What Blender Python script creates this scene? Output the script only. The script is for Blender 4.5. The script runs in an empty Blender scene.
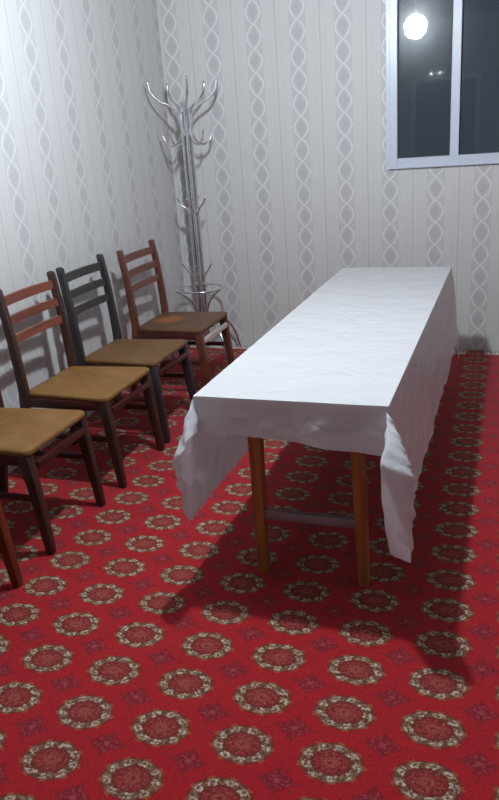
import bpy, bmesh, math, random
from mathutils import Vector, Matrix, noise

random.seed(7)
SC = bpy.context.scene
COL = SC.collection
PI = math.pi

# ------------------------------------------------------------------ camera
cam_d = bpy.data.cameras.new('camera')
cam = bpy.data.objects.new('camera', cam_d)
COL.objects.link(cam)
cam_d.sensor_fit = 'AUTO'
cam_d.sensor_width = 36.0
cam_d.lens = 724.4 / 800.0 * 36.0
cam_d.clip_start = 0.02
cam.location = (0.0, 0.0, 1.5)
cam.rotation_euler = (1.22307267, 0.0686843865, 0.317494689)
SC.camera = cam

# ------------------------------------------------------------------ world, exposure
w = bpy.data.worlds.new('night')
SC.world = w
w.use_nodes = True
w.node_tree.nodes['Background'].inputs[0].default_value = (0.25, 0.31, 0.42, 1)
w.node_tree.nodes['Background'].inputs[1].default_value = 0.11
vs = SC.view_settings
vs.view_transform = 'Standard'
vs.look = 'None'
vs.gamma = 1
vs.use_curve_mapping = False
vs.exposure = 0.58

LAMP_POS = (-0.83, 2.50, 2.37)
LAMP_R = 0.105
BULB_R = 0.032
LAMP_STRENGTH = 2350.0
LAMP_COL = (0.82, 0.92, 1.0)

# room box
XL, XR, YB, YR, ZC = -2.28, 2.40, 5.10, -1.50, 2.90


# ------------------------------------------------------------------ helpers
def srgb(r, g, b):
    def f(c):
        c /= 255.0
        return c / 12.92 if c <= 0.04045 else ((c + 0.055) / 1.055) ** 2.4
    return (f(r), f(g), f(b), 1.0)


def new_bm():
    return bmesh.new()


def add_box(bm, lo, hi, bev=0.0, seg=2):
    lo, hi = Vector(lo), Vector(hi)
    c = (lo + hi) / 2
    s = hi - lo
    r = bmesh.ops.create_cube(bm, size=1.0, matrix=Matrix.Translation(c) @ Matrix.Diagonal((s.x, s.y, s.z, 1)))
    if bev > 0:
        es = set()
        for v in r['verts']:
            es.update(v.link_edges)
        bmesh.ops.bevel(bm, geom=list(es), offset=bev, segments=seg, profile=0.5, affect='EDGES')


def add_loft(bm, sections, bev=0.0):
    """sections: list of (center, half_x, half_y) stacked along z-ish; rectangular loft"""
    rings = []
    for c, hx, hy in sections:
        c = Vector(c)
        q = min(hx, hy) * bev
        pts = []
        for sx, sy in ((-1, -1), (1, -1), (1, 1), (-1, 1)):
            if q > 0:
                a = c + Vector((sx * hx, sy * (hy - q), 0))
                b = c + Vector((sx * (hx - q), sy * hy, 0))
                m = c + Vector((sx * (hx - q * .3), sy * (hy - q * .3), 0))
                pts += ([a, m, b] if sx * sy > 0 else [b, m, a])
            else:
                pts.append(c + Vector((sx * hx, sy * hy, 0)))
        rings.append([bm.verts.new(p) for p in pts])
    n = len(rings[0])
    for r0, r1 in zip(rings, rings[1:]):
        for i in range(n):
            bm.faces.new((r0[i], r0[(i + 1) % n], r1[(i + 1) % n], r1[i]))
    bm.faces.new(list(reversed(rings[0])))
    bm.faces.new(rings[-1])


def add_tube(bm, pts, r, n=10, cap=True):
    pts = [Vector(p) for p in pts]
    rs = r if isinstance(r, (list, tuple)) else [r] * len(pts)
    rings = []
    up = None
    for i, p in enumerate(pts):
        t = (pts[min(i + 1, len(pts) - 1)] - pts[max(i - 1, 0)]).normalized()
        if up is None:
            up = Vector((0, 0, 1)) if abs(t.z) < 0.9 else Vector((1, 0, 0))
        a = t.cross(up).normalized()
        up = a.cross(t).normalized()
        rings.append([bm.verts.new(p + (a * math.cos(2 * PI * k / n) + up * math.sin(2 * PI * k / n)) * rs[i]) for k in range(n)])
    for r0, r1 in zip(rings, rings[1:]):
        for i in range(n):
            bm.faces.new((r0[i], r0[(i + 1) % n], r1[(i + 1) % n], r1[i]))
    if cap:
        bm.faces.new(list(reversed(rings[0])))
        bm.faces.new(rings[-1])


def add_ring(bm, c, R, r, n=48, m=10):
    c = Vector(c)
    vv = [[bm.verts.new(c + Vector(((R + r * math.cos(2 * PI * j / m)) * math.cos(2 * PI * i / n),
                                    (R + r * math.cos(2 * PI * j / m)) * math.sin(2 * PI * i / n),
                                    r * math.sin(2 * PI * j / m)))) for j in range(m)] for i in range(n)]
    for i in range(n):
        for j in range(m):
            bm.faces.new((vv[i][j], vv[(i + 1) % n][j], vv[(i + 1) % n][(j + 1) % m], vv[i][(j + 1) % m]))


def add_lathe(bm, prof, c=(0, 0, 0), n=32):
    c = Vector(c)
    rings = [[bm.verts.new(c + Vector((r * math.cos(2 * PI * k / n), r * math.sin(2 * PI * k / n), z))) for k in range(n)] for r, z in prof]
    for r0, r1 in zip(rings, rings[1:]):
        for i in range(n):
            bm.faces.new((r0[i], r0[(i + 1) % n], r1[(i + 1) % n], r1[i]))
    bm.faces.new(list(reversed(rings[0])))
    bm.faces.new(rings[-1])


def add_ball(bm, c, r, seg=14):
    bmesh.ops.create_uvsphere(bm, u_segments=seg, v_segments=max(6, seg // 2), radius=r, matrix=Matrix.Translation(Vector(c)))


def smooth_path(ctrl, n=10):
    P = [Vector(p) for p in ctrl]
    P = [2 * P[0] - P[1]] + P + [2 * P[-1] - P[-2]]
    out = []
    for i in range(1, len(P) - 2):
        for k in range(n):
            t = k / n
            a, b, c, d = P[i - 1], P[i], P[i + 1], P[i + 2]
            out.append(0.5 * ((2 * b) + (c - a) * t + (2 * a - 5 * b + 4 * c - d) * t * t + (3 * b - a - 3 * c + d) * t ** 3))
    out.append(P[-2])
    return out


def obj(name, bm, mat, parent=None, smooth=True, angle=40):
    bmesh.ops.recalc_face_normals(bm, faces=bm.faces[:])
    me = bpy.data.meshes.new(name)
    bm.to_mesh(me)
    bm.free()
    if smooth:
        me.polygons.foreach_set('use_smooth', [True] * len(me.polygons))
        try:
            me.set_sharp_from_angle(angle=math.radians(angle))
        except Exception:
            pass
    o = bpy.data.objects.new(name, me)
    if mat:
        me.materials.append(mat)
    COL.objects.link(o)
    if parent:
        o.parent = parent
    return o


def thing(name, label, cat, loc=(0, 0, 0), rotz=0.0, group=None):
    o = bpy.data.objects.new(name, None)
    COL.objects.link(o)
    o.empty_display_size = 0.1
    o.location = loc
    o.rotation_euler = (0, 0, rotz)
    return tag(o, label, cat, group)


def tag(o, label, cat, group=None):
    o['label'] = label
    o['category'] = cat
    if group:
        o['group'] = group
    return o


def struct(name, bm, mat, parent=None):
    o = obj(name, bm, mat, parent, smooth=False)
    if parent is None:
        o['kind'] = 'structure'
    return o


# ------------------------------------------------------------------ node expressions
class E:
    """a float socket with operators"""
    def __init__(self, nt, s):
        self.nt, self.s = nt, s

    def _m(self, op, *args):
        n = self.nt.nodes.new('ShaderNodeMath')
        n.operation = op
        for i, a in enumerate((self,) + args):
            if isinstance(a, E):
                self.nt.links.new(a.s, n.inputs[i])
            else:
                n.inputs[i].default_value = a
        return E(self.nt, n.outputs[0])

    def __add__(self, o): return self._m('ADD', o)
    def __radd__(self, o): return self._m('ADD', o)
    def __sub__(self, o): return self._m('SUBTRACT', o)
    def __mul__(self, o): return self._m('MULTIPLY', o)
    def __rmul__(self, o): return self._m('MULTIPLY', o)
    def __truediv__(self, o): return self._m('DIVIDE', o)
    def __pow__(self, o): return self._m('POWER', o)
    def lt(self, o): return self._m('LESS_THAN', o)
    def gt(self, o): return self._m('GREATER_THAN', o)
    def abs(self): return self._m('ABSOLUTE')
    def sin(self): return self._m('SINE')
    def cos(self): return self._m('COSINE')
    def sqrt(self): return self._m('SQRT')
    def round(self): return self._m('ROUND')
    def atan2(self, o): return self._m('ARCTAN2', o)
    def min(self, o): return self._m('MINIMUM', o)
    def max(self, o): return self._m('MAXIMUM', o)

    def step(self, a, b):
        """smoothstep from 0 at a to 1 at b (a may exceed b)"""
        n = self.nt.nodes.new('ShaderNodeMapRange')
        n.interpolation_type = 'SMOOTHSTEP'
        self.nt.links.new(self.s, n.inputs['Value'])
        inv = a > b
        n.inputs['From Min'].default_value = b if inv else a
        n.inputs['From Max'].default_value = a if inv else b
        n.inputs['To Min'].default_value = 1.0 if inv else 0.0
        n.inputs['To Max'].default_value = 0.0 if inv else 1.0
        return E(self.nt, n.outputs['Result'])


def mat_base(name, rough=0.5, metal=0.0, spec=0.5):
    m = bpy.data.materials.new(name)
    m.use_nodes = True
    nt = m.node_tree
    b = nt.nodes['Principled BSDF']
    b.inputs['Roughness'].default_value = rough
    b.inputs['Metallic'].default_value = metal
    b.inputs['Specular IOR Level'].default_value = spec
    return m, nt, b


def position(nt):
    g = nt.nodes.new('ShaderNodeNewGeometry')
    sp = nt.nodes.new('ShaderNodeSeparateXYZ')
    nt.links.new(g.outputs['Position'], sp.inputs[0])
    return E(nt, sp.outputs[0]), E(nt, sp.outputs[1]), E(nt, sp.outputs[2]), g.outputs['Position']


def noise_tex(nt, scale, vec=None, detail=3, rough=0.6):
    n = nt.nodes.new('ShaderNodeTexNoise')
    n.inputs['Scale'].default_value = scale
    n.inputs['Detail'].default_value = detail
    n.inputs['Roughness'].default_value = rough
    if vec is not None:
        nt.links.new(vec, n.inputs['Vector'])
    return E(nt, n.outputs['Fac'])


def objcoord(nt):
    n = nt.nodes.new('ShaderNodeTexCoord')
    return n.outputs['Object']


def scaled(nt, vec, s):
    n = nt.nodes.new('ShaderNodeVectorMath')
    n.operation = 'MULTIPLY'
    nt.links.new(vec, n.inputs[0])
    n.inputs[1].default_value = s
    return n.outputs[0]


def mix(nt, fac, a, b):
    n = nt.nodes.new('ShaderNodeMix')
    n.data_type = 'RGBA'
    if isinstance(fac, E):
        nt.links.new(fac.s, n.inputs[0])
    else:
        n.inputs[0].default_value = fac
    for i, c in ((6, a), (7, b)):
        if isinstance(c, tuple):
            n.inputs[i].default_value = c
        else:
            nt.links.new(c, n.inputs[i])
    return n.outputs[2]


def bump(nt, b, h, strength, dist):
    n = nt.nodes.new('ShaderNodeBump')
    n.inputs['Strength'].default_value = strength
    n.inputs['Distance'].default_value = dist
    nt.links.new(h.s, n.inputs['Height'])
    nt.links.new(n.outputs[0], b.inputs['Normal'])


def plain(name, col, rough=0.5, metal=0.0, var=0.12, scale=40, spec=0.5):
    m, nt, b = mat_base(name, rough, metal, spec)
    n = noise_tex(nt, scale, objcoord(nt))
    d = tuple(c * (1 - var) for c in col[:3]) + (1,)
    l = tuple(min(1, c * (1 + var)) for c in col[:3]) + (1,)
    nt.links.new(mix(nt, n.step(0.3, 0.7), d, l), b.inputs['Base Color'])
    return m


def wood(name, dark, light, rough=0.35, axis='z', spec=0.5, coat=0.0):
    m, nt, b = mat_base(name, rough, 0.0, spec)
    s = {'x': (4, 60, 60), 'y': (60, 4, 60), 'z': (60, 60, 4)}[axis]
    oc = scaled(nt, objcoord(nt), s)
    n = noise_tex(nt, 1.0, oc, 4, 0.65)
    n2 = noise_tex(nt, 0.35, oc, 2, 0.5)
    f = (n * 0.6 + n2 * 0.4).step(0.32, 0.68)
    nt.links.new(mix(nt, f, dark, light), b.inputs['Base Color'])
    bump(nt, b, n, 0.15, 0.001)
    b.inputs['Coat Weight'].default_value = coat
    b.inputs['Coat Roughness'].default_value = 0.15
    return m


def wallpaper(name, axis, s0, period, z0, zp, ct=1.0):
    m, nt, b = mat_base(name, 0.55, 0, 0.35)
    X, Y, Z, pos = position(nt)
    S = X if axis == 'x' else Y
    u = (S - s0) / period
    s = ((u - u.round()) * period).abs()            # distance to nearest garland axis
    un = (u + 0.5)
    sm = ((un - un.round()) * period).abs()         # distance to the thin line between garlands
    zz = (Z - z0) / zp
    zf = zz - zz.round()                            # 0 in a lozenge centre, +-.5 at crossings
    A = period * 0.160
    env = (zf * PI).cos().abs() ** 0.85 * A
    d = (s - env).abs()
    fine = noise_tex(nt, 900, scaled(nt, pos, (1, 1, 0.6)), 2, 0.7)
    coarse = noise_tex(nt, 130, pos, 3, 0.7)
    thread = noise_tex(nt, 1.0, scaled(nt, pos, (700, 700, 9)), 2, 0.6)
    base = mix(nt, thread.step(0.3, 0.7), srgb(203, 202, 201), srgb(213, 212, 211))
    base = mix(nt, fine.step(0.35, 0.7) * 0.22, base, srgb(194, 192, 191))
    # grey ground of the garland band, broken up
    inside = (env - s).step(-0.001, 0.003)
    band = s.step(period * 0.185, period * 0.165) * (1.0 - 1.0 * 0) * coarse.step(0.25, 0.6)
    c = mix(nt, band * (0.40 * ct), base, srgb(170, 168, 171))
    # lozenge with a mottled leafy fill
    loz = (s / (A * 0.80) + zf.abs() / 0.40).step(1.05, 0.85)
    leaf = noise_tex(nt, 190, pos, 2, 0.5).step(0.38, 0.60)
    c = mix(nt, loz * (leaf * (0.42 * ct) + 0.02), c, srgb(150, 148, 153))
    # light chain lines
    line = d.step(period * 0.026, period * 0.012)
    c = mix(nt, line * (0.8 * ct), c, srgb(229, 229, 230))
    # thin grey lines between the garlands and at the band edges
    thin = sm.step(0.0034, 0.0014)
    c = mix(nt, thin * 0.5, c, srgb(150, 148, 150))
    edge = (s - period * 0.178).abs().step(0.0028, 0.001)
    c = mix(nt, edge * 0.28, c, srgb(150, 148, 150))
    e2 = (sm - period * 0.11).abs().step(0.0024, 0.001)
    c = mix(nt, e2 * 0.16, c, srgb(158, 156, 158))
    nt.links.new(c, b.inputs['Base Color'])
    bump(nt, b, line + fine * 0.4, 0.15, 0.0006)
    return m


def carpet_material():
    m, nt, b = mat_base('carpet pile', 0.9, 0, 0.15)
    b.inputs['Sheen Weight'].default_value = 0.12
    b.inputs['Sheen Roughness'].default_value = 0.6
    X, Y, Z, pos = position(nt)
    SX, SY, OX, OY = 0.2371, 0.17445, -1.2912, 1.2004
    fine = noise_tex(nt, 260, pos, 2, 0.7)
    knot = noise_tex(nt, 105, pos, 2, 0.6)
    big = noise_tex(nt, 5, pos, 2, 0.5)

    def cell(off):
        u = (X - OX) / SX + off
        v = (Y - OY) / SY + off
        return (u - u.round()) * SX, (v - v.round()) * SY
    px, py = cell(0.0)
    qx, qy = cell(0.5)
    wob = (knot - 0.5) * 0.26
    ex, ey = px / 0.0800, py / 0.0612
    r = (ex * ex + ey * ey).sqrt() + wob
    th = ey.atan2(ex)
    red = mix(nt, fine.step(0.35, 0.65), srgb(138, 12, 24), srgb(192, 22, 34))
    red = mix(nt, big.step(0.4, 0.7) * 0.25, red, srgb(150, 12, 30))
    # small scattered dark motifs
    sp = noise_tex(nt, 75, pos, 1, 0.5).step(0.60, 0.68)
    c = mix(nt, sp * 0.45, red, srgb(104, 16, 28))
    # secondary motif: stepped diamond
    qd = qx.abs() / 0.052 + qy.abs() / 0.042 + wob * 0.8
    c = mix(nt, qd.step(1.10, 0.80) * 0.60, c, srgb(104, 16, 34))
    pet = (knot.step(0.50, 0.60)) * qd.step(0.92, 0.8)
    c = mix(nt, pet * 0.42, c, srgb(172, 88, 92))
    c = mix(nt, qd.step(0.24, 0.16) * 0.6, c, srgb(182, 90, 88))
    cross = (qx.abs().min(qy.abs())).step(0.005, 0.003) * qd.step(1.5, 1.3)
    c = mix(nt, cross * 0.3, c, srgb(120, 20, 36))
    # main medallion: dark outline, cream petal ring, dark ring, red heart
    c = mix(nt, r.step(1.10, 0.98) * 0.85, c, srgb(96, 40, 30))
    pts = r.lt(1.10) * r.gt(0.98) * (th * 9.0).cos().gt(0.55)
    c = mix(nt, pts * 0.35, c, srgb(170, 120, 60))
    petal = ((th * 9.0 + (r - 0.85) * 5.0).cos() * 0.5 + 0.5)
    rad = (r - 0.83).abs()
    ring = rad.step(0.19, 0.10)
    cream = mix(nt, knot.step(0.40, 0.62), srgb(140, 112, 92), srgb(222, 208, 184))
    olive = mix(nt, knot.step(0.35, 0.6), srgb(78, 54, 38), srgb(136, 104, 68))
    petals = (petal * 0.7 + 0.15 + (fine - 0.5) * 1.6 + (knot - 0.5) * 0.8).step(0.36, 0.62)
    c = mix(nt, ring * (0.72 + (knot - 0.5) * 0.8), c, mix(nt, petals, olive, cream))
    hole = rad.step(0.055, 0.02) * petal.step(0.75, 0.95)
    c = mix(nt, hole * 0.75, c, srgb(84, 46, 40))
    inner = r.step(0.62, 0.54)
    c = mix(nt, inner, c, mix(nt, knot.step(0.42, 0.58), srgb(116, 20, 26), srgb(152, 50, 46)))
    spk = noise_tex(nt, 170, pos, 1, 0.5).step(0.58, 0.66) * inner
    c = mix(nt, spk * 0.6, c, srgb(150, 120, 84))
    heart = (r - 0.17).abs().step(0.11, 0.05)
    c = mix(nt, heart * 0.5, c, srgb(164, 80, 70))
    nt.links.new(c, b.inputs['Base Color'])
    bump(nt, b, fine, 0.5, 0.003)
    return m


M = {}
M['wall_back'] = wallpaper('wallpaper behind the table', 'x', -1.899, 0.2983, 2.272, 0.1465, 0.9)
M['wall_left'] = wallpaper('wallpaper beside the chairs', 'y', 3.498, 0.314, 2.122, 0.1445, 0.72)
M['plaster'] = plain('beige ceiling boards', srgb(118, 110, 102), 0.8, var=0.03)
M['dim'] = plain('grey brown wall paint', srgb(168, 166, 166), 0.7, var=0.03)
M['concrete'] = plain('grey screed', srgb(120, 115, 108), 0.9)
M['carpet'] = carpet_material()
M['fringe'] = plain('cream fringe yarn', srgb(226, 222, 212), 0.85, var=0.1, scale=200)
M['pvc'] = plain('white window plastic', srgb(206, 212, 226), 0.3, var=0.02)
M['gasket'] = plain('dark rubber gasket', srgb(52, 54, 60), 0.6)
M['night'] = plain('unlit yard ground', srgb(40, 40, 44), 0.9)
M['door'] = wood('dark door veneer', srgb(34, 24, 20), srgb(58, 40, 30), 0.4)
M['doorframe'] = plain('white painted door casing', srgb(210, 210, 208), 0.4, var=0.03)
M['chrome'] = plain('chrome plated steel', (0.78, 0.79, 0.82, 1), 0.2, 1.0, var=0.05, scale=60)
M['steel'] = plain('grey painted steel', srgb(140, 140, 146), 0.4, 0.3, var=0.06)
M['pine'] = wood('yellow pine', srgb(140, 86, 44), srgb(182, 120, 66), 0.45)
M['brass'] = plain('brushed fitting metal', (0.55, 0.55, 0.58, 1), 0.3, 1.0)


def glass_material():
    m = bpy.data.materials.new('window glass')
    m.use_nodes = True
    nt = m.node_tree
    nt.nodes.clear()
    out = nt.nodes.new('ShaderNodeOutputMaterial')
    fr = nt.nodes.new('ShaderNodeFresnel')
    fr.inputs['IOR'].default_value = 1.5
    tr = nt.nodes.new('ShaderNodeBsdfTransparent')
    tr.inputs[0].default_value = (0.93, 0.95, 0.95, 1)
    gl = nt.nodes.new('ShaderNodeBsdfGlossy')
    gl.inputs['Roughness'].default_value = 0.03
    gl2 = nt.nodes.new('ShaderNodeBsdfGlossy')      # second, rougher gloss mixed in to put a soft halo round bright reflections
    gl2.inputs['Roughness'].default_value = 0.22
    mg = nt.nodes.new('ShaderNodeMixShader')
    tc = nt.nodes.new('ShaderNodeTexCoord')
    no = noise_tex(nt, 18, tc.outputs['Object'], 3, 0.6)
    nt.links.new((no * 0.12 + 0.10).s, mg.inputs[0])
    nt.links.new(gl.outputs[0], mg.inputs[1])
    nt.links.new(gl2.outputs[0], mg.inputs[2])
    mx = nt.nodes.new('ShaderNodeMixShader')
    nt.links.new(fr.outputs[0], mx.inputs[0])
    nt.links.new(tr.outputs[0], mx.inputs[1])
    nt.links.new(mg.outputs[0], mx.inputs[2])
    nt.links.new(mx.outputs[0], out.inputs[0])
    return m


M['glass'] = glass_material()


def emission(name, col, s):
    m = bpy.data.materials.new(name)
    m.use_nodes = True
    nt = m.node_tree
    nt.nodes.clear()
    out = nt.nodes.new('ShaderNodeOutputMaterial')
    e = nt.nodes.new('ShaderNodeEmission')
    e.inputs[0].default_value = tuple(col) + (1,)
    e.inputs[1].default_value = s
    nt.links.new(e.outputs[0], out.inputs[0])
    return m


def frosted(col, s):
    m = emission('lit thin lamp glass', col, s)
    nt = m.node_tree
    e = [n for n in nt.nodes if n.type == 'EMISSION'][0]
    out = [n for n in nt.nodes if n.type == 'OUTPUT_MATERIAL'][0]
    tr = nt.nodes.new('ShaderNodeBsdfTransparent')
    mx = nt.nodes.new('ShaderNodeMixShader')
    mx.inputs[0].default_value = 0.3
    nt.links.new(tr.outputs[0], mx.inputs[1])
    nt.links.new(e.outputs[0], mx.inputs[2])
    nt.links.new(mx.outputs[0], out.inputs[0])
    return m


def cloth_material():
    m, nt, b = mat_base('white oilcloth', 0.24, 0, 0.5)
    oc = objcoord(nt)
    n = noise_tex(nt, 7, oc, 4, 0.6)
    n2 = noise_tex(nt, 60, oc, 3, 0.7)
    nt.links.new(mix(nt, n, srgb(236, 237, 242), srgb(243, 244, 248)), b.inputs['Base Color'])
    v = nt.nodes.new('ShaderNodeTexVoronoi')
    v.feature = 'DISTANCE_TO_EDGE'
    v.inputs['Scale'].default_value = 5
    nt.links.new(oc, v.inputs['Vector'])
    crease = E(nt, v.outputs['Distance']).step(0.0, 0.05)
    bump(nt, b, n * 1.0 + n2 * 0.12 + crease * 0.10, 0.35, 0.02)
    tl = nt.nodes.new('ShaderNodeBsdfTranslucent')
    tl.inputs[0].default_value = srgb(236, 236, 244)
    mx = nt.nodes.new('ShaderNodeMixShader')
    mx.inputs[0].default_value = 0.26
    out = [q for q in nt.nodes if q.type == 'OUTPUT_MATERIAL'][0]
    nt.links.new(b.outputs[0], mx.inputs[1])
    nt.links.new(tl.outputs[0], mx.inputs[2])
    nt.links.new(mx.outputs[0], out.inputs[0])
    return m


M['cloth'] = cloth_material()


def seat_material(name, dark, light, worn=None):
    m, nt, b = mat_base(name, 0.5, 0, 0.4)
    oc = objcoord(nt)
    n = noise_tex(nt, 320, oc, 2, 0.7)
    n2 = noise_tex(nt, 14, oc, 3, 0.6)
    c = mix(nt, (n * 0.6 + n2 * 0.4).step(0.35, 0.65), dark, light)
    if worn:  # optional soft patch: a highlight painted into the seat colour
        sp = nt.nodes.new('ShaderNodeSeparateXYZ')
        nt.links.new(oc, sp.inputs[0])
        wx, wy = E(nt, sp.outputs[0]), E(nt, sp.outputs[1])
        dx, dy = (wx - worn[0]) / worn[2], (wy - worn[1]) / worn[3]
        f = ((dx * dx + dy * dy).sqrt() + (n2 - 0.5) * 0.8).step(1.1, 0.5)
        c = mix(nt, f * 0.65, c, worn[4])
    nt.links.new(c, b.inputs['Base Color'])
    bump(nt, b, n, 0.3, 0.0012)
    return m


# ------------------------------------------------------------------ setting
T = 0.12
b = new_bm(); add_box(b, (XL - T, YR - T, -0.16), (XR + T, YB + T, -0.012)); struct('floor', b, M['concrete'])
b = new_bm(); add_box(b, (XL - T, YR - T, ZC), (XR + T, YB + T, ZC + T)); struct('ceiling', b, M['plaster'])
b = new_bm(); add_box(b, (XL - T, YR - T, -0.012), (XL, YB + T, ZC)); struct('wall_left', b, M['wall_left'])
b = new_bm(); add_box(b, (XR, YR - T, -0.012), (XR + T, YB + T, ZC)); struct('wall_right', b, M['wall_left'])
# back wall with the window opening
WX0, WX1, WZ0, WZ1 = -0.708, 0.62, 1.236, 2.52
b = new_bm()
add_box(b, (XL, YB, -0.012), (WX0, YB + T, ZC))
add_box(b, (WX1, YB, -0.012), (XR, YB + T, ZC))
add_box(b, (WX0, YB, -0.012), (WX1, YB + T, WZ0))
add_box(b, (WX0, YB, WZ1), (WX1, YB + T, ZC))
struct('wall_back', b, M['wall_back'])
# rear wall (behind the camera, mirrored in the window) with its doorway
DX0, DX1, DZ = -1.245, -0.40, 2.08
b = new_bm()
add_box(b, (XL, YR - T, -0.012), (DX0, YR, ZC))
add_box(b, (DX1, YR - T, -0.012), (XR, YR, ZC))
add_box(b, (DX0, YR - T, DZ), (DX1, YR, ZC))
struct('wall_rear', b, M['dim'])
b = new_bm(); add_box(b, (DX0, YR - T + 0.01, -0.004), (DX1, YR - 0.05, DZ)); door = struct('door_1', b, M['door'])
b = new_bm()
add_box(b, (DX0 - 0.06, YR, 0.0), (DX0, YR + 0.015, DZ + 0.06), 0.003)
add_box(b, (DX1, YR, 0.0), (DX1 + 0.06, YR + 0.015, DZ + 0.06), 0.003)
add_box(b, (DX0, YR, DZ), (DX1, YR + 0.015, DZ + 0.06), 0.003)
struct('trim_1', b, M['doorframe'])

# window: frame, mullion, sash gaskets, panes
win = bpy.data.objects.new('window_1', None); COL.objects.link(win); win.location = (WX0, YB, WZ0); win['kind'] = 'structure'


def wbox(bm, x0, x1, z0, z1, y0, y1, bev=0.004):
    add_box(bm, (x0 - WX0, y0, z0 - WZ0), (x1 - WX0, y1, z1 - WZ0), bev)


b = new_bm()
FY0, FY1 = -0.024, 0.06
wbox(b, WX0, -0.656, WZ0, WZ1, FY0, FY1)
wbox(b, WX1 - 0.044, WX1, WZ0, WZ1, FY0, FY1)
wbox(b, -0.656, WX1 - 0.044, WZ0, 1.302, FY0, FY1)
wbox(b, -0.656, WX1 - 0.044, WZ1 - 0.06, WZ1, FY0, FY1)
struct('frame', b, M['pvc'], win)
b = new_bm(); wbox(b, -0.322, -0.268, 1.302, WZ1 - 0.06, FY0, FY1); struct('mullion', b, M['pvc'], win)
b = new_bm()
wbox(b, WX0 - 0.022, WX0 + 0.002, WZ0 - 0.004, WZ1 + 0.02, -0.010, 0.0, 0.002)
struct('side_strip', b, M['pvc'], win)
b = new_bm()
for x0, x1 in ((-0.656, -0.322), (-0.268, WX1 - 0.044)):
    z0, z1 = 1.302, WZ1 - 0.06
    wbox(b, x0, x0 + 0.006, z0, z1, 0.004, 0.022, 0)
    wbox(b, x1 - 0.006, x1, z0, z1, 0.004, 0.022, 0)
    wbox(b, x0 + 0.006, x1 - 0.006, z0, z0 + 0.006, 0.004, 0.022, 0)
    wbox(b, x0 + 0.006, x1 - 0.006, z1 - 0.006, z1, 0.004, 0.022, 0)
struct('gasket', b, M['gasket'], win)
for x0, x1 in ((-0.656, -0.322), (-0.268, WX1 - 0.044)):
    b = new_bm(); wbox(b, x0 + 0.001, x1 - 0.001, 1.303, WZ1 - 0.061, 0.012, 0.018, 0)
    struct('pane', b, M['glass'], win)

# dark yard outside the window
b = new_bm(); add_box(b, (-8, YB + T, -0.4), (8, YB + 12, -0.3)); struct('ground', b, M['night'])

# ------------------------------------------------------------------ carpet with fringe
b = new_bm(); add_box(b, (XL + 0.002, YR + 0.002, -0.012), (XR - 0.002, 4.985, 0.0))
add_box(b, (-0.178, 4.985, -0.012), (-0.062, 5.092, 0.0))       # corner of pile reaching the wall between the fringes
carpet = obj('carpet', b, M['carpet'], smooth=False)
tag(carpet, 'red carpet with rows of cream ringed medallions covering the whole floor', 'carpet')
b = new_bm()
x = XL + 0.02
while x < XR - 0.02:
    if not (-0.185 < x < -0.055):
        L = random.uniform(0.085, 0.105)
        d = random.uniform(-0.012, 0.012)
        add_tube(b, [(x, 4.983, -0.006), (x + d * .4, 4.983 + L * .5, -0.0042), (x + d, 4.983 + L, -0.008)], [0.004, 0.0035, 0.0025], 5)
    x += random.uniform(0.007, 0.011)
fr = obj('fringe', b, M['fringe'], carpet)
fr['kind'] = 'stuff'
fr['label'] = 'cream fringe'

# ------------------------------------------------------------------ lamp (seen mirrored in the window)
t = thing('ceiling_lamp', 'glowing round white ceiling lamp, seen mirrored in the left window pane', 'lamp', (LAMP_POS[0], LAMP_POS[1], ZC))
lz = LAMP_POS[2] - ZC
b = new_bm(); add_lathe(b, [(0.0, -0.001), (0.06, -0.001), (0.06, -0.012), (0.035, -0.035), (0.012, -0.045)]); obj('canopy', b, M['brass'], t)
b = new_bm(); add_tube(b, [(0, 0, -0.04), (0, 0, lz + LAMP_R + 0.02)], 0.009); obj('stem', b, M['brass'], t)
b = new_bm(); add_lathe(b, [(0.012, lz + LAMP_R + 0.03), (0.035, lz + LAMP_R + 0.02), (0.038, lz + LAMP_R - 0.012)]); obj('holder', b, M['brass'], t)
b = new_bm(); add_ball(b, (0, 0, lz), LAMP_R, 32); g = obj('globe', b, frosted(LAMP_COL, 130.0), t)
b = new_bm(); add_ball(b, (0, 0, lz), BULB_R, 20); add_tube(b, [(0, 0, lz + 0.02), (0, 0, lz + LAMP_R)], 0.013); obj('bulb', b, emission('lit bulb', LAMP_COL, LAMP_STRENGTH), t)

wl = thing('wall_light', 'small wall light over the door, mirrored in the window as two bright dots', 'lamp', (-0.965, YR, 2.185))
b = new_bm(); add_box(b, (-0.095, 0.0, -0.025), (0.09, 0.012, 0.025), 0.004); obj('plate', b, M['brass'], wl)
for dx in (-0.065, 0.065):
    b = new_bm(); add_tube(b, [(dx, 0.012, 0.0), (dx, 0.03, 0.0)], 0.010); add_ball(b, (dx, 0.045, -0.004), 0.019); obj('bulb', b, emission('small lit bulb', LAMP_COL, 16.0), wl)

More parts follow.
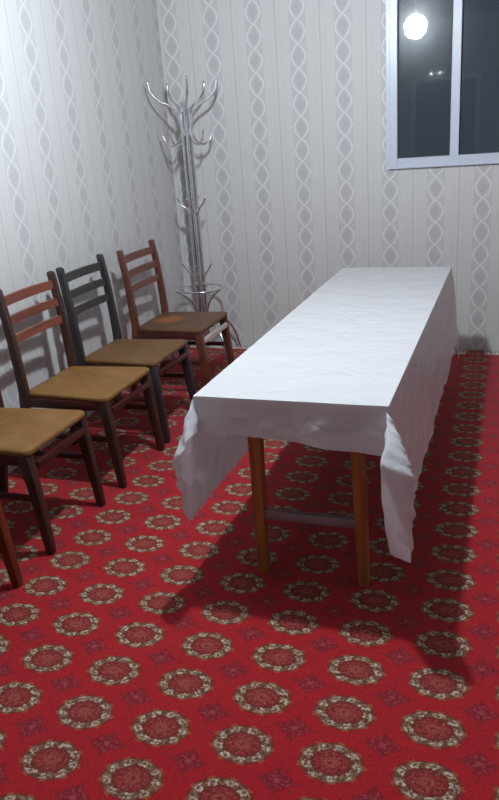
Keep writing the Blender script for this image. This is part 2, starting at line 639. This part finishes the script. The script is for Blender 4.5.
# ------------------------------------------------------------------ table
TX0, TX1, TY0, TY1, TZ = -0.930, -0.300, 2.085, 4.41, 0.703
t = thing('table', 'long narrow pine legged table hidden under the white cloth', 'table', ((TX0 + TX1) / 2, (TY0 + TY1) / 2, 0))
ox, oy = t.location.x, t.location.y
b = new_bm(); add_box(b, (TX0 - ox, TY0 - oy, TZ - 0.024), (TX1 - ox, TY1 - oy, TZ), 0.004); obj('tabletop', b, M['pine'], t)
b = new_bm()
for y0, y1 in ((2.155, 2.175), (4.32, 4.34)):
    add_box(b, (-0.745 - ox, y0 - oy, TZ - 0.094), (-0.425 - ox, y1 - oy, TZ - 0.024), 0.002)
for x0 in (-0.775, -0.415):
    add_box(b, (x0 - ox, 2.19 - oy, TZ - 0.094), (x0 + 0.02 - ox, 4.30 - oy, TZ - 0.024), 0.002)
obj('apron', b, M['pine'], t)
for yb in (2.168, 4.325):
    for xt, xb in ((-0.760, -0.7645), (-0.409, -0.394)):
        b = new_bm()
        add_loft(b, [((xb - ox, yb - oy, 0.0), 0.017, 0.018), ((xb - ox, yb - oy, 0.01), 0.018, 0.019), ((xt - ox, yb - oy, TZ - 0.024), 0.024, 0.023)], 0.2)
        obj('leg', b, M['pine'], t)
    b = new_bm(); add_box(b, (-0.745 - ox, yb - 0.010 - oy, 0.222), (-0.41 - ox, yb + 0.010 - oy, 0.258), 0.003)
    s = obj('stretcher', b, M['steel'], t); s['label'] = 'grey stretcher bar'

# ------------------------------------------------------------------ tablecloth
CA, CAL = 0.435, 0.475
CX0, CX1, CY0, CY1 = -0.938, -0.292, 2.078, 4.417
CZ = 0.7065
TURN = Matrix.Rotation(math.radians(-0.95), 3, 'Z')
KEYS_R = [(0, (0.0, -0.035, -0.196), (0.0, -0.06, -0.45)), (35, (-0.004, -0.115, -0.148), (-0.02, -0.085, -0.44)),
          (66, (0.006, -0.138, -0.132), (0.004, -0.085, -0.425)), (72, (0.050, -0.150, -0.146), (0.040, -0.112, -0.448)),
          (78, (0.108, -0.156, -0.160), (0.088, -0.124, -0.468)), (84, (0.060, -0.030, -0.188), (0.075, -0.030, -0.440)),
          (90, (0.028, 0.0, -0.198), (0.052, 0.0, -0.45))]
KEYS_L = [(0, (0.0, -0.025, -0.197), (0.0, -0.05, -0.45)), (22, (-0.030, -0.055, -0.188), (-0.03, -0.07, -0.44)),
          (38, (-0.030, -0.125, -0.150), (0.0, -0.110, -0.42)), (56, (0.010, -0.130, -0.155), (0.03, -0.100, -0.430)),
          (69, (0.045, -0.112, -0.175), (0.047, -0.082, -0.428)), (80, (0.052, -0.030, -0.190), (0.060, -0.030, -0.430)),
          (90, (0.026, 0.0, -0.198), (0.050, 0.0, -0.45))]


KEYS_B = [(0, (0.0, -0.030, -0.197), (0.0, -0.05, -0.45)), (30, (0.0, -0.055, -0.190), (0.0, -0.060, -0.49)),
          (60, (0.012, -0.050, -0.192), (0.03, -0.030, -0.53)), (75, (0.024, -0.020, -0.196), (0.055, 0.0, -0.55)),
          (90, (0.027, 0.0, -0.198), (0.055, 0.0, -0.45))]


def corner_offset(keys, a, bb):
    r = math.hypot(a, bb)
    th = math.degrees(math.atan2(a, bb))
    for (t0, p0, q0), (t1, p1, q1) in zip(keys, keys[1:]):
        if th <= t1 + 1e-6:
            k = (th - t0) / (t1 - t0)
            break
    P = Vector(p0).lerp(Vector(p1), k)
    Q = Vector(q0).lerp(Vector(q1), k)
    if r < 0.2:
        return P * (r / 0.2)
    return P.lerp(Q, (r - 0.2) / 0.25)


def side_out(a):
    return 0.027 * min(a, 0.2) / 0.2 + 0.024 * max(0.0, a - 0.2) / 0.25


def end_out(bb):
    return 0.03 * bb / 0.2


def cloth_point(u, v):
    """u, v in metres of the unfolded sheet, measured from the front left corner of the top"""
    W, L = CX1 - CX0, CY1 - CY0
    ua = -u if u < 0 else (u - W if u > W else 0.0)
    va = -v if v < 0 else (v - L if v > L else 0.0)
    sx = -1 if u < W / 2 else 1
    sy = -1 if v < L / 2 else 1
    x = CX0 + min(max(u, 0), W)
    y = CY0 + min(max(v, 0), L)
    z = CZ
    if ua > 0 and va > 0:
        o = corner_offset(KEYS_B if sy > 0 else KEYS_L if sx < 0 else KEYS_R, ua, va)
        x += sx * o.x
        y += o.y if sy < 0 else -o.y
        z += o.z
    elif ua > 0:
        fade = min(1.0, min(v, L - v) / 0.35)
        wv = (math.sin(v * 8.3 + sx) * 0.6 + math.sin(v * 15.1 + 2 * sx) * 0.4) * 0.005 * fade * (ua / CA) ** 1.3
        x += sx * (side_out(ua) + wv)
        z -= ua * 0.985
    elif va > 0:
        fade = min(1.0, min(u, W - u) / 0.15)
        wv = (math.sin(u * 17 + 0.6) * 0.010 + math.sin(u * 31) * 0.004) * fade * va / 0.15
        y += sy * (end_out(va) + wv + 0.01 * va)
        z -= va * 0.98
    n = noise.noise(Vector((u * 9, v * 9, 3.1)))
    if ua > 0 or va > 0:
        k = min(1.0, (ua + va) / 0.06)
        rid = 1 - abs(noise.noise(Vector((u * 10 + 5, v * 10, 0.7)))) * 3
        cor = 0.55 if (ua > 0 and va > 0) else 0.25
        dd = (0.004 * n + 0.014 * cor * (rid - 0.5) + 0.004 * noise.noise(Vector((u * 38, v * 38, 9)))) * k
        if ua > 0:
            x += sx * max(dd, -0.008)
        if va > 0:
            y += sy * max(dd, -0.008)
    else:
        z += 0.0008 * (n + 1)
    piv = Vector((CX0, CY0, 0))
    return TURN @ (Vector((x, y, z)) - piv) + piv


def axis_samples(lo, hi, n_lo, n_mid, n_hi, ln):
    s = [lo + (0 - lo) * i / n_lo for i in range(n_lo)]
    s += [ln * i / n_mid for i in range(n_mid)]
    s += [ln + (hi - ln) * i / n_hi for i in range(n_hi + 1)]
    return s


b = new_bm()
Wd, Ld = CX1 - CX0, CY1 - CY0
us = axis_samples(-CAL, Wd + CA, 44, 44, 44, Wd)
nv_lo, nv_mid, nv_hi = 18, 130, 18
grid = []
for u in us:
    fu = min(max(u, 0), Wd) / Wd
    Bf = 0.114 + 0.044 * fu + 0.004 * math.sin(u * 13)
    vsamp = axis_samples(-Bf, Ld + 0.15, nv_lo, nv_mid, nv_hi, Ld)
    grid.append([b.verts.new(cloth_point(u, v)) for v in vsamp])
for c0, c1 in zip(grid, grid[1:]):
    for j in range(len(c0) - 1):
        b.faces.new((c0[j], c1[j], c1[j + 1], c0[j + 1]))
piv = Vector((CX0, CY0, 0))
t.location = TURN @ (t.location - piv) + piv
t.rotation_euler = (0, 0, math.radians(-0.95))
cl = obj('tablecloth', b, M['cloth'], angle=75)
tag(cl, 'white glossy cloth draped over the long table, its corners hanging in points', 'tablecloth')


# ------------------------------------------------------------------ chairs
def make_chair(y, slat_m, post_m, frame_m, seat_m, label, rot=0.0, rail_m=None, w=0.45, dx=0.0, top=0.932):
    """origin on the floor under the seat, +x is the front of the chair"""
    X0 = 0.36
    root = thing('dining_chair', label, 'chair', (XL + X0 + dx, y, 0), rot, 'wooden chairs along the left wall')

    def P(x, yy, z):
        return (x - X0, yy, z)
    hw = w / 2
    # seat
    sb = new_bm()
    n = 14
    prof = []
    for k in range(n + 1):
        prof.append(k)
    outline = []
    rc = 0.035
    fw, bw = hw - 0.002, hw - 0.028
    for cx_, cy_, a0 in ((0.640 - rc, fw - rc, 0), (0.185 + 0.012, bw - 0.012, 90), (0.185 + 0.012, -(bw - 0.012), 180), (0.640 - rc, -(fw - rc), 270)):
        rr = rc if a0 in (0, 270) else 0.012
        for k in range(7):
            a = math.radians(a0 + 90 * k / 6)
            outline.append(Vector((cx_ + rr * math.cos(a), cy_ + rr * math.sin(a), 0)))
    cen = sum(outline, Vector()) / len(outline)
    rings = []
    for s_, z in ((0.985, 0.426), (1.0, 0.431), (1.0, 0.440), (0.99, 0.4465), (0.96, 0.4505), (0.80, 0.452), (0.4, 0.4515)):
        rings.append([sb.verts.new(Vector(P(*(cen + (p - cen) * s_).xy, z))) for p in outline])
    m_ = len(outline)
    for r0, r1 in zip(rings, rings[1:]):
        for i in range(m_):
            sb.faces.new((r0[i], r0[(i + 1) % m_], r1[(i + 1) % m_], r1[i]))
    sb.faces.new(rings[-1]); sb.faces.new(list(reversed(rings[0])))
    obj('seat', sb, seat_m, root)
    # frame under the seat
    fb = new_bm()
    for sy in (-1, 1):
        yy = sy * (hw - 0.016)
        add_box(fb, P(0.205, yy - 0.010, 0.384), P(0.600, yy + 0.010, 0.426), 0.002)
    add_box(fb, P(0.195, -hw + 0.045, 0.392), P(0.215, hw - 0.045, 0.426), 0.002)
    obj('seat_frame', fb, frame_m, root)
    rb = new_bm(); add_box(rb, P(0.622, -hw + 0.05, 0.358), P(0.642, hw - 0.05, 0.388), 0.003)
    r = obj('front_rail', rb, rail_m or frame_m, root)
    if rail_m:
        r['label'] = 'pale front rail'
    # front legs
    for sy in (-1, 1):
        yy = sy * (hw - 0.028)
        lb = new_bm()
        add_loft(lb, [(P(0.648, yy + sy * .006, 0.0), 0.015, 0.015), (P(0.648, yy + sy * .005, 0.02), 0.0165, 0.0165), (P(0.620, yy, 0.30), 0.022, 0.020),
                      (P(0.606, yy, 0.415), 0.025, 0.0225), (P(0.606, yy, 0.424), 0.022, 0.020), (P(0.606, yy, 0.426), 0.016, 0.014)], 0.25)
        obj('leg', lb, post_m, root)
    # rear legs running up into the backrest posts
    ctrl = [(0.125, 0.0), (0.165, 0.22), (0.192, 0.42), (0.192, 0.52), (0.176, 0.74), (0.152, top)]

    def post_x(z):
        pts = smooth_path([(x_, 0, z_) for x_, z_ in ctrl], 8)
        for p, q in zip(pts, pts[1:]):
            if p.z <= z <= q.z:
                return p.x + (q.x - p.x) * (z - p.z) / (q.z - p.z)
        return ctrl[-1][0]
    for sy in (-1, 1):
        yy = sy * (hw - 0.022)
        lb = new_bm()
        sec = []
        for p in smooth_path([(x_, 0, z_) for x_, z_ in ctrl], 5):
            k = p.z / top
            hx = 0.016 + 0.006 * (1 - abs(k - 0.47) / 0.53)
            sec.append((P(p.x, yy, p.z), hx, 0.0175))
        te = sec[-1]
        sec.append(((te[0][0] - 0.0015, te[0][1], top + 0.006), 0.013, 0.0145))
        sec.append(((te[0][0] - 0.002, te[0][1], top + 0.009), 0.008, 0.009))
        add_loft(lb, sec, 0.3)
        obj('back_post', lb, post_m, root)
    # curved slats
    for zc, hh in ((top - 0.054, 0.021), (top - 0.143, 0.019), (top - 0.232, 0.019)):
        lb = new_bm()
        N = 14
        rr = []
        for i in range(N + 1):
            k = -1 + 2 * i / N
            yy = k * (hw - 0.036)
            bow = -0.009 * (1 - k * k)
            arch = 0.003 * (1 - k * k)
            row = []
            for dx_, dz in ((0.008, -hh), (0.008, hh), (-0.008, hh), (-0.008, -hh)):
                z = zc + dz + (arch if dz > 0 else arch * 0.6)
                row.append(lb.verts.new(P(post_x(zc + dz) + bow + dx_, yy, z)))
            rr.append(row)
        for r0, r1 in zip(rr, rr[1:]):
            for i in range(4):
                lb.faces.new((r0[i], r0[(i + 1) % 4], r1[(i + 1) % 4], r1[i]))
        lb.faces.new(rr[0]); lb.faces.new(list(reversed(rr[-1])))
        obj('backrest_slat', lb, slat_m, root)
    # low side stretchers
    for sy in (-1, 1):
        yy = sy * (hw - 0.027)
        lb = new_bm()
        add_box(lb, P(0.165, yy - 0.008, 0.225), P(0.600, yy + 0.008, 0.25), 0.003)
        obj('stretcher', lb, frame_m, root)
    return root


W_dark = wood('dark brown varnished wood', srgb(46, 28, 25), srgb(72, 46, 40), 0.4)
W_black = wood('blackened wood', srgb(38, 34, 36), srgb(56, 50, 52), 0.4)
W_red = wood('reddish brown varnish', srgb(92, 44, 36), srgb(122, 66, 56), 0.35, 'y')
W_orange = wood('worn orange brown varnish', srgb(92, 46, 34), srgb(132, 70, 50), 0.35, 'y')
W_redpost = wood('reddish brown varnish on posts', srgb(78, 42, 34), srgb(112, 62, 46), 0.35)
W_leg = wood('red stained leg wood', srgb(86, 34, 20), srgb(126, 56, 30), 0.35)
W_frame = wood('dark mahogany stain', srgb(52, 24, 25), srgb(80, 36, 34), 0.35, 'x')
W_pale = wood('pale rail varnish', srgb(196, 172, 162), srgb(226, 210, 204), 0.25, 'y')  # paler tone for the farthest chair's front rail
S_mustard = seat_material('mustard brown upholstery', srgb(110, 76, 36), srgb(146, 105, 54))
S_brown = seat_material('brown upholstery', srgb(94, 66, 38), srgb(126, 90, 52))
S_highlight = seat_material('brown varnished seat with a painted orange highlight', srgb(84, 58, 40), srgb(114, 80, 54),
                       (-0.04, 0.0, 0.10, 0.11, srgb(172, 98, 52)))  # orange patch is the varnish's shine, put into the seat colour

make_chair(1.675, W_orange, W_leg, W_frame, S_mustard, 'wooden chair cut off by the left picture edge, only its reddish front leg showing')
make_chair(2.305, W_dark, W_dark, W_frame, S_mustard, 'wooden chair with a mustard seat in front, its dark back outside the left picture edge')
make_chair(2.905, W_orange, W_dark, W_frame, S_mustard, 'wooden chair with worn orange brown slats and a mustard seat', dx=0.012, w=0.475)
make_chair(3.43, W_black, W_black, W_frame, S_brown, 'wooden chair with a blackened back between two reddish backed chairs', w=0.46)
make_chair(4.09, W_red, W_redpost, W_frame, S_highlight, 'farthest chair, reddish back and an orange highlight painted on its seat', rail_m=W_pale, w=0.48, dx=0.0, top=0.915)

# ------------------------------------------------------------------ coat rack
rk = thing('coat_rack', 'chrome coat rack standing in the corner behind the farthest chair', 'coat rack', (-2.01, 4.78, 0))
b = new_bm()
for k in range(4):
    a = math.radians(25 + 90 * k)
    add_tube(b, [(0.026 * math.cos(a), 0.026 * math.sin(a), z) for z in (0.16, 0.7, 1.2, 1.70)], 0.0125, 12)
add_tube(b, [(0, 0, 0.14), (0, 0, 1.72)], 0.014, 12)
for z in (0.22, 0.55, 1.05, 1.55, 1.70):
    add_lathe(b, [(0.028, z - 0.012), (0.041, z - 0.012), (0.041, z + 0.012), (0.028, z + 0.012)], n=24)
obj('pole', b, M['chrome'], rk)


def arm(name, az, prof, r, ball=0.0, parent=rk):
    a = math.radians(az)
    bm = new_bm()
    path = smooth_path([(p * math.cos(a), p * math.sin(a), z) for p, z in prof], 8)
    add_tube(bm, path, r, 10)
    if ball:
        add_ball(bm, path[-1], ball)
    return obj(name, bm, M['chrome'], parent)


for az in (209, 300, 20, 72, 140):
    arm('hook', az, [(0.030, 1.56), (0.040, 1.66), (0.09, 1.725), (0.165, 1.765), (0.212, 1.815), (0.226, 1.875)], 0.0095, 0.012)
for az in (180, 255, 330, 40, 110):
    arm('hook', az, [(0.030, 1.58), (0.065, 1.505), (0.115, 1.480), (0.160, 1.510), (0.176, 1.560)], 0.007, 0.012)
for az in (195, 345, 90, 270):
    arm('hook', az, [(0.034, 1.03), (0.050, 1.065), (0.085, 1.10), (0.105, 1.135)], 0.0065, 0.009)
for az in (200, 340, 100, 280):
    arm('hook', az, [(0.034, 0.555), (0.048, 0.60), (0.085, 0.645), (0.115, 0.685)], 0.0065, 0.009)
b = new_bm(); add_ring(b, (0, 0, 0.505), 0.154, 0.007); obj('umbrella_ring', b, M['chrome'], rk)
for az in (218, 338, 98):
    arm('strut', az, [(0.032, 0.26), (0.042, 0.34), (0.075, 0.42), (0.13, 0.475), (0.18, 0.51)], 0.009, 0.010)
for az in (322, 50, 140, 228):
    arm('foot', az, [(0.034, 0.22), (0.10, 0.265), (0.19, 0.24), (0.25, 0.15), (0.282, 0.05), (0.295, 0.009)], 0.009, 0.009)
